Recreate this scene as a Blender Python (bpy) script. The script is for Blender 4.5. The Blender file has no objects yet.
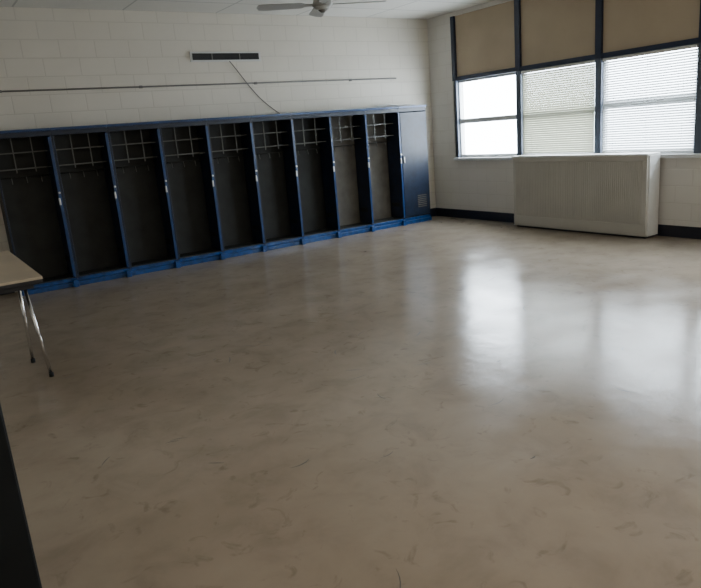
import bpy, bmesh, math, random
from mathutils import Vector, Matrix
random.seed(4)
sc=bpy.context.scene
# ------------------------------------------------ materials
def newmat(name):
    m=bpy.data.materials.new(name); m.use_nodes=True
    nt=m.node_tree; b=nt.nodes["Principled BSDF"]; return m,nt,b
def simple(name,col,rough=0.5,metal=0.0,var=0.12,scale=6.0,spec=0.5):
    m,nt,b=newmat(name); N=nt.nodes; K=nt.links
    tc=N.new("ShaderNodeNewGeometry"); n=N.new("ShaderNodeTexNoise"); n.inputs["Scale"].default_value=scale
    n.inputs["Detail"].default_value=4
    K.new(tc.outputs["Position"],n.inputs["Vector"])
    r=N.new("ShaderNodeMapRange"); r.inputs[3].default_value=1-var; r.inputs[4].default_value=1+var
    r.inputs[1].default_value=0.3; r.inputs[2].default_value=0.7
    K.new(n.outputs["Fac"],r.inputs[0])
    mx=N.new("ShaderNodeVectorMath"); mx.operation='SCALE'; mx.inputs[0].default_value=col
    K.new(r.outputs[0],mx.inputs["Scale"]); K.new(mx.outputs[0],b.inputs["Base Color"])
    b.inputs["Roughness"].default_value=rough; b.inputs["Metallic"].default_value=metal
    b.inputs["Specular IOR Level"].default_value=spec
    return m
def block_wall(name,axis,c1,c2,mortar):
    m,nt,b=newmat(name); N=nt.nodes; K=nt.links
    g=N.new("ShaderNodeNewGeometry"); s=N.new("ShaderNodeSeparateXYZ"); c=N.new("ShaderNodeCombineXYZ")
    K.new(g.outputs["Position"],s.inputs[0]); K.new(s.outputs[axis],c.inputs[0]); K.new(s.outputs[2],c.inputs[1])
    br=N.new("ShaderNodeTexBrick"); br.inputs["Scale"].default_value=1
    br.inputs["Brick Width"].default_value=0.406; br.inputs["Row Height"].default_value=0.203
    br.inputs["Mortar Size"].default_value=0.008; br.inputs["Mortar Smooth"].default_value=0.5
    br.inputs["Color1"].default_value=c1+(1,); br.inputs["Color2"].default_value=c2+(1,); br.inputs["Mortar"].default_value=mortar+(1,)
    K.new(c.outputs[0],br.inputs["Vector"]); 
    n=N.new("ShaderNodeTexNoise"); n.inputs["Scale"].default_value=1.3; n.inputs["Detail"].default_value=5
    K.new(g.outputs["Position"],n.inputs["Vector"])
    r=N.new("ShaderNodeMapRange"); r.inputs[1].default_value=.3; r.inputs[2].default_value=.7; r.inputs[3].default_value=.96; r.inputs[4].default_value=1.03
    K.new(n.outputs["Fac"],r.inputs[0])
    v=N.new("ShaderNodeVectorMath"); v.operation='SCALE'; K.new(br.outputs["Color"],v.inputs[0]); K.new(r.outputs[0],v.inputs["Scale"])
    K.new(v.outputs[0],b.inputs["Base Color"])
    n2=N.new("ShaderNodeTexNoise"); n2.inputs["Scale"].default_value=60; K.new(g.outputs["Position"],n2.inputs["Vector"])
    ad=N.new("ShaderNodeMath"); ad.operation='MULTIPLY_ADD'; ad.inputs[1].default_value=.12
    inv=N.new("ShaderNodeMath"); inv.operation='SUBTRACT'; inv.inputs[0].default_value=1; K.new(br.outputs["Fac"],inv.inputs[1])
    K.new(n2.outputs["Fac"],ad.inputs[0]); K.new(inv.outputs[0],ad.inputs[2])
    bp=N.new("ShaderNodeBump"); bp.inputs["Strength"].default_value=.45; bp.inputs["Distance"].default_value=.003
    K.new(ad.outputs[0],bp.inputs["Height"]); K.new(bp.outputs[0],b.inputs["Normal"])
    b.inputs["Roughness"].default_value=.5
    return m
M={}
M['blockB']=block_wall("painted_block_cream",0,(.665,.625,.545),(.675,.635,.555),(.60,.56,.485))
M['blockR']=block_wall("painted_block_side",1,(.61,.59,.55),(.62,.60,.56),(.575,.55,.51))
M['navy']=simple("navy_locker_paint",(.005,.013,.034),.42,0,.3,12)
M['blue']=simple("blue_locker_paint",(.005,.040,.14),.3,0,.3,9)
M['bluebase']=simple("blue_plinth_paint",(.006,.055,.20),.28,0,.45,14)
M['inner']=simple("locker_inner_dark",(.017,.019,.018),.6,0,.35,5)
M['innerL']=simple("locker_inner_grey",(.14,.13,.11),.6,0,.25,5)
M['rack']=simple("locker_rack",(.11,.11,.10),.5,0,.2)
M['chrome']=simple("chrome",(.75,.75,.75),.2,1,.05)
M['latch']=simple("latch_steel",(.7,.7,.7),.3,.5,.05)
M['base']=simple("navy_rubber_base",(.008,.010,.02),.4,0,.2)
M['white']=simple("white_enamel",(.62,.62,.6),.4,0,.05)
M['fanw']=simple("fan_enamel",(.42,.42,.40),.4,0,.05)
M['cab']=simple("cream_enamel",(.47,.455,.41),.4,0,.05,3)
M['tan']=simple("tan_panel",(.42,.34,.24),.7,0,.06,2)
M['mull']=simple("dark_mullion",(.010,.018,.045),.4,0,.2)
M['frame']=simple("window_frame",(.09,.11,.15),.4,0,.1)
M['lightframe']=simple("window_sash_white",(.6,.62,.63),.4,0,.05)
M['black']=simple("black_metal",(.004,.007,.010),.6,0,.2,6,.3)
M['tabletop']=simple("table_laminate",(.56,.47,.35),.35,0,.08,3)
M['darkedge']=simple("table_edge",(.03,.03,.035),.5)
M['cable']=simple("cable_grey",(.16,.15,.14),.6)
M['ventdark']=simple("vent_dark",(.01,.01,.01),.6)
M['scuff']=simple("rubber_scuff",(.065,.053,.042),.5)
m,nt,b=newmat("fill_diffuser");b.inputs["Emission Color"].default_value=(1,.93,.82,1);b.inputs["Emission Strength"].default_value=2  # glowing panel, only for the added fill fixtures
M['fill_glow']=m
# ceiling tile
m,nt,b=newmat("ceiling_tile"); N=nt.nodes;K=nt.links
g=N.new("ShaderNodeNewGeometry"); br=N.new("ShaderNodeTexBrick"); br.offset=0; br.inputs["Scale"].default_value=1
br.inputs["Brick Width"].default_value=1.22; br.inputs["Row Height"].default_value=.61; br.inputs["Mortar Size"].default_value=.012
br.inputs["Color1"].default_value=(.70,.68,.63,1);br.inputs["Color2"].default_value=(.67,.65,.60,1);br.inputs["Mortar"].default_value=(.45,.44,.41,1)
K.new(g.outputs["Position"],br.inputs["Vector"]);K.new(br.outputs["Color"],b.inputs["Base Color"]);b.inputs["Roughness"].default_value=.9
M['ceil']=m
# floor
m,nt,b=newmat("waxed_floor"); N=nt.nodes;K=nt.links
g=N.new("ShaderNodeNewGeometry")
def noise(scale,detail=5,rough=.55,dist=0):
    n=N.new("ShaderNodeTexNoise"); n.inputs["Scale"].default_value=scale;n.inputs["Detail"].default_value=detail
    n.inputs["Roughness"].default_value=rough; n.inputs["Distortion"].default_value=dist
    K.new(g.outputs["Position"],n.inputs["Vector"]); return n.outputs["Fac"]
def ramp(src,stops):
    r=N.new("ShaderNodeValToRGB"); K.new(src,r.inputs[0]); e=r.color_ramp.elements
    e[0].position,e[0].color=stops[0]; e[1].position,e[1].color=stops[-1]
    for p,c in stops[1:-1]:
        x=e.new(p); x.color=c
    return r.outputs[0]
c1=ramp(noise(.7,5,.55,0),[(.3,(.26,.210,.154,1)),(.5,(.30,.248,.190,1)),(.72,(.335,.283,.222,1))])
c2=ramp(noise(3.5,6,.6,.4),[(.3,(.85,.84,.83,1)),(.5,(1,1,1,1)),(.7,(1.08,1.08,1.08,1))])
c3=ramp(noise(8,4,.55,1.2),[(.27,(.78,.76,.74,1)),(.40,(1,1,1,1)),(1,(1,1,1,1))])
def mul(a,bb):
    x=N.new("ShaderNodeVectorMath");x.operation='MULTIPLY';K.new(a,x.inputs[0]);K.new(bb,x.inputs[1]);return x.outputs[0]
K.new(mul(mul(c1,c2),c3),b.inputs["Base Color"])
r=N.new("ShaderNodeMapRange"); K.new(noise(2.2,5,.55,0),r.inputs[0]); r.inputs[1].default_value=.3;r.inputs[2].default_value=.7;r.inputs[3].default_value=.15;r.inputs[4].default_value=.26
K.new(r.outputs[0],b.inputs["Roughness"])
bp=N.new("ShaderNodeBump");bp.inputs["Strength"].default_value=.15;bp.inputs["Distance"].default_value=.01;K.new(noise(6,2),bp.inputs["Height"]);K.new(bp.outputs[0],b.inputs["Normal"])
b.inputs["Specular IOR Level"].default_value=.40
M['floor']=m
# blinds slat: diffuse + translucent
def slat(name,col,tr):
    m,nt,b=newmat(name);N=nt.nodes;K=nt.links;out=N["Material Output"]
    N.remove(b)
    n=N.new("ShaderNodeTexNoise");n.inputs["Scale"].default_value=3
    mixc=N.new("ShaderNodeMix");mixc.data_type='RGBA';K.new(n.outputs["Fac"],mixc.inputs["Factor"])
    mixc.inputs["A"].default_value=tuple(x*.92 for x in col)+(1,);mixc.inputs["B"].default_value=col+(1,)
    d=N.new("ShaderNodeBsdfDiffuse");K.new(mixc.outputs["Result"],d.inputs["Color"])
    t=N.new("ShaderNodeBsdfTranslucent");K.new(mixc.outputs["Result"],t.inputs["Color"])
    mx=N.new("ShaderNodeMixShader");mx.inputs[0].default_value=tr
    K.new(d.outputs[0],mx.inputs[1]);K.new(t.outputs[0],mx.inputs[2]);K.new(mx.outputs[0],out.inputs[0])
    return m
M['slatA']=slat("blind_slat_beige",(.58,.58,.49),.035)
M['slatB']=slat("blind_slat_white",(.7,.72,.72),.085)
m,nt,b=newmat("window_glass");N=nt.nodes;K=nt.links;out=N["Material Output"];N.remove(b)
t=N.new("ShaderNodeBsdfTransparent");t.inputs[0].default_value=(.93,.97,1,1);gl=N.new("ShaderNodeBsdfGlossy");gl.inputs["Roughness"].default_value=.03
mx=N.new("ShaderNodeMixShader");mx.inputs[0].default_value=.06;K.new(t.outputs[0],mx.inputs[1]);K.new(gl.outputs[0],mx.inputs[2]);K.new(mx.outputs[0],out.inputs[0])
M['glass']=m
# ------------------------------------------------ mesh helper
class B:
    def __init__(s): s.bm=bmesh.new(); s.mats=[]
    def mi(s,k):
        if k not in s.mats: s.mats.append(k)
        return s.mats.index(k)
    def box(s,x0,x1,y0,y1,z0,z1,k,bev=0,rot=None,piv=None):
        t=bmesh.new(); bmesh.ops.create_cube(t,size=1)
        for v in t.verts:
            v.co=Vector(((x0+x1)/2+v.co.x*(x1-x0),(y0+y1)/2+v.co.y*(y1-y0),(z0+z1)/2+v.co.z*(z1-z0)))
        if bev: bmesh.ops.bevel(t,geom=t.edges[:],offset=bev,segments=2,affect='EDGES',profile=.5)
        if rot:
            pv=Vector(piv) if piv else Vector(((x0+x1)/2,(y0+y1)/2,(z0+z1)/2))
            R=Matrix.Rotation(rot[0],4,rot[1])
            for v in t.verts: v.co=pv+R@(v.co-pv)
        s.merge(t,k)
    def cyl(s,p,q,r,k,seg=16,r2=None):
        p=Vector(p);q=Vector(q);d=q-p;t=bmesh.new()
        bmesh.ops.create_cone(t,cap_ends=True,segments=seg,radius1=r,radius2=r if r2 is None else r2,depth=d.length)
        R=Vector((0,0,1)).rotation_difference(d).to_matrix().to_4x4()
        for v in t.verts: v.co=(p+q)/2+R@v.co
        s.merge(t,k,True)
    def quad(s,pts,k):
        t=bmesh.new(); t.faces.new([t.verts.new(p) for p in pts]); s.merge(t,k)
    def merge(s,t,k,smooth=False):
        i=s.mi(k)
        for f in t.faces: f.material_index=i; f.smooth=smooth and len(f.verts)<5
        me=bpy.data.meshes.new("t"); t.to_mesh(me); t.free()
        s.bm.from_mesh(me); bpy.data.meshes.remove(me)
    def done(s,name,parent=None):
        me=bpy.data.meshes.new(name); s.bm.to_mesh(me); s.bm.free()
        for k in s.mats: me.materials.append(M[k])
        o=bpy.data.objects.new(name,me); sc.collection.objects.link(o)
        if parent: o.parent=parent
        return o
def curve(name,pts,r,k,parent=None):
    c=bpy.data.curves.new(name,'CURVE');c.dimensions='3D';c.bevel_depth=r;c.bevel_resolution=3
    s=c.splines.new('NURBS');s.points.add(len(pts)-1)
    for i,p in enumerate(pts): s.points[i].co=(*p,1)
    s.use_endpoint_u=True;s.order_u=3
    c.materials.append(M[k]);o=bpy.data.objects.new(name,c);sc.collection.objects.link(o)
    if parent:o.parent=parent
    return o
XL,YF,C=-8.7,-9.7,3.185
# ------------------------------------------------ room shell
b=B();b.box(XL,0,YF,0,-.1,0,'floor');b.done("floor")
b=B();b.box(XL,0,YF,0,C,C+.1,'ceil');b.done("ceiling")
b=B();b.box(XL-.2,.2,0,.2,0,C,'blockB');b.done("wall_back")
b=B();b.box(XL-.2,XL,YF,0,0,C,'blockB');b.done("wall_left")
b=B();b.box(XL-.2,.2,YF-.2,YF,0,C,'blockB');b.done("wall_front")
SILL,HEAD=.98,2.17
W0=-.57; PITCH=1.31; NW=5
ys=[W0-PITCH*i for i in range(NW+1)]
b=B();b.box(0,.2,YF,0,0,SILL,'blockR');b.box(0,.2,W0,0,SILL,C,'blockR');b.box(0,.2,YF,ys[-1],SILL,C,'blockR')
b.box(0,.2,ys[-1],W0,C-.06,C,'blockR');b.done("wall_right")
# windows
b=B();b.box(-.05,.0,ys[-1]-.03,W0+.03,SILL-.045,SILL,'lightframe',.005);b.done("trim_sill")
rails=[1.545,1.56,1.60,1.6,1.6]
for i in range(NW):
    y1=ys[i]-(.045 if i else .03); y0=ys[i+1]+.045
    b=B()
    f=.035
    k='lightframe' 
    b.box(.05,.10,y0,y1,SILL,SILL+f+.01,k);b.box(.05,.10,y0,y1,HEAD-f,HEAD,k)
    b.box(.05,.10,y0,y0+f,SILL+f,HEAD-f,k);b.box(.05,.10,y1-f,y1,SILL+f,HEAD-f,k)
    b.box(.045,.10,y0+f,y1-f,rails[i]-.035,rails[i]+.035,k)
    b.box(.075,.079,y0+f,y1-f,SILL+f,HEAD-f,'glass')
    b.box(.03,.08,y0,y1,HEAD+.06,C-.06,'tan')
    b.done("window_%d"%(i+1))
b=B()
for i in range(NW+1):
    b.box(-.01,.12,ys[i]-.045,ys[i]+(.045 if i else .03),HEAD,C-.06,'mull',.004)
    b.box(.0,.12,ys[i]-.045,ys[i]+(.045 if i else .03),SILL,HEAD,'frame',.004)
for i in range(NW):
    b.box(-.005,.12,ys[i+1]+.045,ys[i]-(.045 if i else .03),HEAD,HEAD+.06,'mull',.003)
b.done("trim_mullions")
# blinds (lowered venetian blinds, curved slats)
def blind(i,top,bot,tilt,k):
    y1=ys[i]-.06;y0=ys[i+1]+.06;b=B()
    b.box(.002,.044,y0,y1,top-.035,top,'white',.003)
    z=top-.055;step=.029
    while z>bot+.03:
        w=.0168;dx=w*math.cos(tilt);dz=w*math.sin(tilt);x=.024
        nx,nz=-math.sin(tilt)*.004,math.cos(tilt)*.004
        b.quad([(x-dx,y0,z-dz),(x-dx,y1,z-dz),(x+nx,y1,z+nz),(x+nx,y0,z+nz)],k)
        b.quad([(x+nx,y0,z+nz),(x+nx,y1,z+nz),(x+dx,y1,z+dz),(x+dx,y0,z+dz)],k)
        z-=step
    b.box(.012,.036,y0,y1,bot,bot+.018,'white',.003)
    for yy in (y0+.15,(y0+y1)/2,y1-.15): b.cyl((.024,yy,bot),(.024,yy,top),.0012,'white',6)
    return b.done("venetian_blind")
blind(1,HEAD-.005,SILL+.02,math.radians(60),'slatA')
blind(2,HEAD-.005,SILL+.02,math.radians(46),'slatB')
blind(3,HEAD-.005,SILL+.02,math.radians(40),'slatB')
# baseboards
b=B();b.box(-.015,0,YF,-.001,0,.14,'base',.003);b.done("baseboard_right")
b=B();b.box(XL,-6.67,-.015,0,0,.12,'base',.003);b.box(-.37,-.016,-.015,0,0,.14,'base',.003);b.done("baseboard_back")
b=B();b.box(XL,XL+.015,YF,-.015,0,.12,'base',.003);b.done("baseboard_left")
# ------------------------------------------------ lockers
H=1.849;D=.298
xs=[-6.63+.63*i for i in range(10)]+[-.39]
for i in range(len(xs)-1):
    a,c=xs[i],xs[i+1]; last=i==len(xs)-2
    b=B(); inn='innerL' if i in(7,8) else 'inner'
    y=-D
    e=.001
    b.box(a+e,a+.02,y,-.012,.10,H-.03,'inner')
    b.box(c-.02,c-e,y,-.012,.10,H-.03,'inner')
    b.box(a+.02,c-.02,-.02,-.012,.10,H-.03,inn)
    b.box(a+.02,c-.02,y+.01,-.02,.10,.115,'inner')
    b.box(a+e,c-e,y-.03,-.012,H-.03,H,'blue',.004)
    b.box(a+e,c-e,y-.006,y+.02,H-.085,H-.03,'navy',.002)
    b.box(a+e,a+.022,y-.008,y+.02,.09,H-.085,'navy',.003)
    b.box(c-.022,c-e,y-.008,y+.02,.09,H-.085,'navy',.003)
    b.box(a+e,c-e,y-.03,-.012,0,.055,'bluebase',.004)
    b.box(a+e,c-e,y-.008,-.012,.055,.10,'bluebase',.004)
    if not last:
        b.box(c-.07,c-.008,y-.085,y-.03,0,.085,'bluebase',.006)
        for z in (1.60,1.42):
            b.box(a+.022,c-.022,y+.07,-.022,z,z+.006,'inner')
            b.box(a+.022,c-.022,y+.062,y+.07,z-.005,z+.008,'rack')
        w=(c-a)
        for t in (.34,.66): b.box(a+w*t-.005,a+w*t+.005,y+.060,y+.072,1.38,H-.085,'rack')
        b.cyl((a+.022,-.12,1.33),(c-.022,-.12,1.33),.006,'inner',8)
        for t in (.25,.5,.75):
            b.cyl((a+w*t,-.12,1.33),(a+w*t,-.14,1.26),.005,'rack',6)
    o=b.done("locker")
    if not last:
        d=B()
        d.box(c-.052,c-.030,y-.075,-.05,.125,H-.10,'navy',.003)
        d.box(c-.056,c-.052,y+.02,-.08,.30,.36,'inner')
        d.box(c-.056,c-.026,y-.081,y-.074,.125,H-.10,'blue',.002)
        d.box(c-.064,c-.044,y-.100,y-.079,.98,1.06,'latch',.004)
        d.cyl((c-.041,y-.079,1.12),(c-.041,y-.093,1.12),.012,'latch',12)
    else:
        d=B()
        d.box(a+.030,c-.030,y-.022,y-.009,.125,H-.10,'navy',.003)
        for z in range(7): d.box(a+.30,c-.09,y-.027,y-.021,.25+z*.03,.262+z*.03,'innerL')
        d.box(a+.05,a+.07,y-.04,y-.02,.98,1.08,'latch',.004)
    dd=d.done("door_leaf",o)
curve("cable",[(-2.9,-.14,H+.01),(-2.2,-.16,H+.012),(-1.5,-.10,H+.01),(-1.2,-.17,H+.012),(-1.0,-.12,H+.06),(-.9,-.16,H+.02),(-.45,-.15,H+.012)],.011,'white')
b=B();b.cyl((XL+.02,-.014,2.283),(-.72,-.014,2.290),.010,'cable',10)
for x in [-8,-6.4,-4.8,-3.2,-1.6]: b.box(x-.02,x+.02,-.028,-.001,2.27,2.302,'cable',.003)
b.done("wall_conduit")
curve("hanging_cord",[(-3.56,-.03,2.58),(-3.47,-.03,2.47),(-3.30,-.02,2.24),(-3.08,-.02,2.0),(-2.87,-.02,1.86)],.006,'cable')
b=B();b.box(-4.10,-3.08,-.02,-.001,2.575,2.70,'white',.004);b.box(-4.07,-3.11,-.024,-.0195,2.597,2.68,'ventdark')
for i in range(5): b.box(-4.07,-3.11,-.029,-.023,2.602+i*.017,2.605+i*.017,'ventdark')
for x in (-3.8,-3.4): b.box(x-.006,x+.006,-.031,-.023,2.597,2.68,'cable')
b.done("wall_vent_grille")
# ------------------------------------------------ radiator cabinet
b=B();ya,yb=-4.08,-2.03;xf=-.30
b.box(xf+.012,-.055,ya,yb,.03,.985,'cab',.004)
b.box(xf-.012,-.055,ya-.012,yb+.012,.985,1.01,'white',.004)
b.box(xf,xf+.012,ya,yb,.03,.05,'cab',.003);b.box(xf,xf+.012,ya,yb,.055,.17,'cab',.003);b.box(xf,xf+.012,ya,yb,.93,.985,'cab',.003)
b.box(xf,xf+.012,ya,ya+.05,.175,.925,'cab',.003);b.box(xf,xf+.012,yb-.05,yb,.175,.925,'cab',.003)
n=70;w=(yb-ya-.1)/n
for i in range(n): b.box(xf+.005,xf+.013,ya+.05+w*i+w*.13,ya+.05+w*(i+1)-w*.13,.178,.922,'cab')
b.box(xf+.04,-.055,ya+.02,yb-.02,0,.03,'base')
b.box(xf+.03,-.055,ya-.014,ya,.03,.985,'white',.003)
b.done("radiator_cabinet")
# ------------------------------------------------ ceiling fan
b=B();fx,fy=-3.49,-2.33;zc=2.86
b.cyl((fx,fy,zc+.08),(fx,fy,C-.002),.012,'fanw',12);b.cyl((fx,fy,C-.06),(fx,fy,C-.002),.05,'fanw',20,.07)
b.cyl((fx,fy,zc-.02),(fx,fy,zc+.08),.11,'fanw',28,.08);b.cyl((fx,fy,zc-.06),(fx,fy,zc-.02),.06,'fanw',24,.10)
b.cyl((fx,fy,zc-.085),(fx,fy,zc-.06),.02,'cable',12,.05)
for i in range(4):
    an=math.radians(-33+90*i+8);ca,sa=math.cos(an),math.sin(an)
    t=bmesh.new()
    pr=[(.10,.02),(.18,.03),(.22,.062),(.62,.075),(.67,.06),(.69,.0)]
    pts=[(r,w) for r,w in pr]+[(r,-w) for r,w in reversed(pr[:-1])]
    vs=[]
    for zz in (0,.008):
        vs.append([t.verts.new((fx+r*ca-w*sa,fy+r*sa+w*ca,zc-.01+w*.2+zz)) for r,w in pts])
    t.faces.new(vs[0][::-1]);t.faces.new(vs[1])
    for j in range(len(pts)): t.faces.new([vs[0][j],vs[0][(j+1)%len(pts)],vs[1][(j+1)%len(pts)],vs[1][j]])
    b.merge(t,'fanw')
b.done("ceiling_fan")
# ceiling light fixtures: unlit ones ahead, lit rows behind them are added out of view as fill
for (x,y) in ((-6.4,-1.5),(-5.2,-4.6),(-2.0,-4.6)):
    b=B();b.box(x-.61,x+.61,y-.16,y+.16,C-.07,C-.001,'white',.01);b.box(x-.58,x+.58,y-.13,y+.13,C-.085,C-.07,'lightframe',.01);b.done("fluorescent_fixture")
for y in (-7.9,-9.1):
    for x in (-7.6,-5.4,-3.2,-1.2):
        b=B();b.box(x-.61,x+.61,y-.16,y+.16,C-.07,C-.001,'white',.01);b.box(x-.58,x+.58,y-.13,y+.13,C-.085,C-.07,'fill_glow',.01);o=b.done("fluorescent_fixture")  # unseen lit fixture, added to carry the fill light
        l=bpy.data.lights.new("fill_area","AREA");l.shape='RECTANGLE';l.size=1.16;l.size_y=.26;l.energy=8;l.color=(1,.89,.74)  # added area light that brightens the room, not a known lamp
        q=bpy.data.objects.new("fill_light",l);sc.collection.objects.link(q);q.location=(x,y,C-.09);q.parent=o
# ------------------------------------------------ table
b=B();x0,x1,y0,y1=-7.6,-6.84,-3.66,-1.92
b.box(x0,x1,y0,y1,.722,.742,'tabletop',.003);b.box(x0+.002,x1-.002,y0+.002,y1-.002,.700,.7225,'darkedge',.003)
b.box(x0+.06,x1-.06,y0+.05,y1-.05,.66,.70,'darkedge')
for (p,q) in (((-6.95,-3.50,.69),(-6.90,-3.60,.0)),((-6.95,-3.20,.69),(-6.95,-3.13,.0)),((-7.45,-3.50,.69),(-7.5,-3.60,0)),((-7.45,-3.20,.69),(-7.45,-3.13,0)),((-7.1,-2.1,.69),(-7.1,-2.06,0)),((-7.45,-2.1,.69),(-7.45,-2.06,0))):
    b.cyl(p,q,.012,'chrome',12); Q=Vector(q);b.cyl(Q,Q+Vector((0,0,.03)),.016,'black',12)
b.cyl((-7.45,-3.2,.66),(-6.95,-3.2,.66),.009,'chrome',10)
b.done("folding_table")
# ------------------------------------------------ storage cabinet (low, black, near the entrance)
b=B();x0,x1,y0,y1=-7.90,-7.426,-6.95,-6.35;hh=1.07
b.box(x0,x1,y0+.02,y1,0.03,hh,'black',.005);b.box(x0+.02,x1-.02,y0+.05,y1-.02,0,.03,'black')
b.box(x0+.004,x1-.004,y0,y0+.018,.06,hh-.03,'black',.003)
b.cyl((x0+.05,y0-.03,.62),(x0+.05,y0-.03,.78),.007,'latch',12)
for z in (.63,.77): b.cyl((x0+.05,y0-.03,z),(x0+.05,y0,z),.005,'latch',10)
b.done("storage_cabinet")
# ------------------------------------------------ scuffs
b=B()
for i in range(75):
    x=random.uniform(-7.2,-1.5);y=random.uniform(-8.0,-3.6)
    a=random.uniform(0,math.pi);L=random.uniform(.04,.16);w=random.uniform(.002,.0045);k=random.uniform(-.6,.6)
    P=[]
    for j in range(7):
        t=j/6-.5;aa=a+k*t;P.append((x+L*t*math.cos(aa),y+L*t*math.sin(aa),a+k*t*2,max(.0004,w*(1-abs(2*t))**.5)))
    t=bmesh.new()
    up=[t.verts.new((p[0]-p[3]*math.sin(p[2]),p[1]+p[3]*math.cos(p[2]),.0006)) for p in P]
    dn=[t.verts.new((p[0]+p[3]*math.sin(p[2]),p[1]-p[3]*math.cos(p[2]),.0006)) for p in P]
    for j in range(6): t.faces.new([dn[j],dn[j+1],up[j+1],up[j]])
    bmesh.ops.recalc_face_normals(t,faces=t.faces[:])
    if t.faces[:][0].normal.z<0: bmesh.ops.reverse_faces(t,faces=t.faces[:])
    b.merge(t,'scuff')
b.done("floor_scuff_marks")
# ------------------------------------------------ light
w=bpy.data.worlds.new("sky");sc.world=w;w.use_nodes=True;bg=w.node_tree.nodes["Background"]
bg.inputs[0].default_value=(.93,.965,1,1);bg.inputs[1].default_value=27
for i in range(NW):
    l=bpy.data.lights.new("portal","AREA");l.shape='RECTANGLE';l.size=HEAD-SILL;l.size_y=PITCH-.09
    l.cycles.is_portal=True
    o=bpy.data.objects.new("window_portal",l);sc.collection.objects.link(o)
    o.location=(.15,(ys[i]+ys[i+1])/2,(SILL+HEAD)/2);o.rotation_euler=(0,math.radians(90),0)
# ------------------------------------------------ camera
def cam(yaw,pitch,roll,f,loc):
    cy,sy=math.cos(yaw),math.sin(yaw);cp,sp=math.cos(pitch),math.sin(pitch)
    F=Vector((sy*cp,cy*cp,-sp));r=Vector((cy,-sy,0));d=F.cross(r)
    r2=math.cos(roll)*r+math.sin(roll)*d;d2=-math.sin(roll)*r+math.cos(roll)*d
    m=Matrix((r2,-d2,-F)).transposed().to_4x4();m.translation=Vector(loc)
    c=bpy.data.cameras.new("camera");c.sensor_width=36;c.lens=f*36/701;c.clip_start=.05
    o=bpy.data.objects.new("camera",c);o.matrix_world=m;sc.collection.objects.link(o);sc.camera=o
cam(math.radians(33.225),math.radians(14.051),math.radians(4.704),652.06,(-7.51,-8.552,1.55))
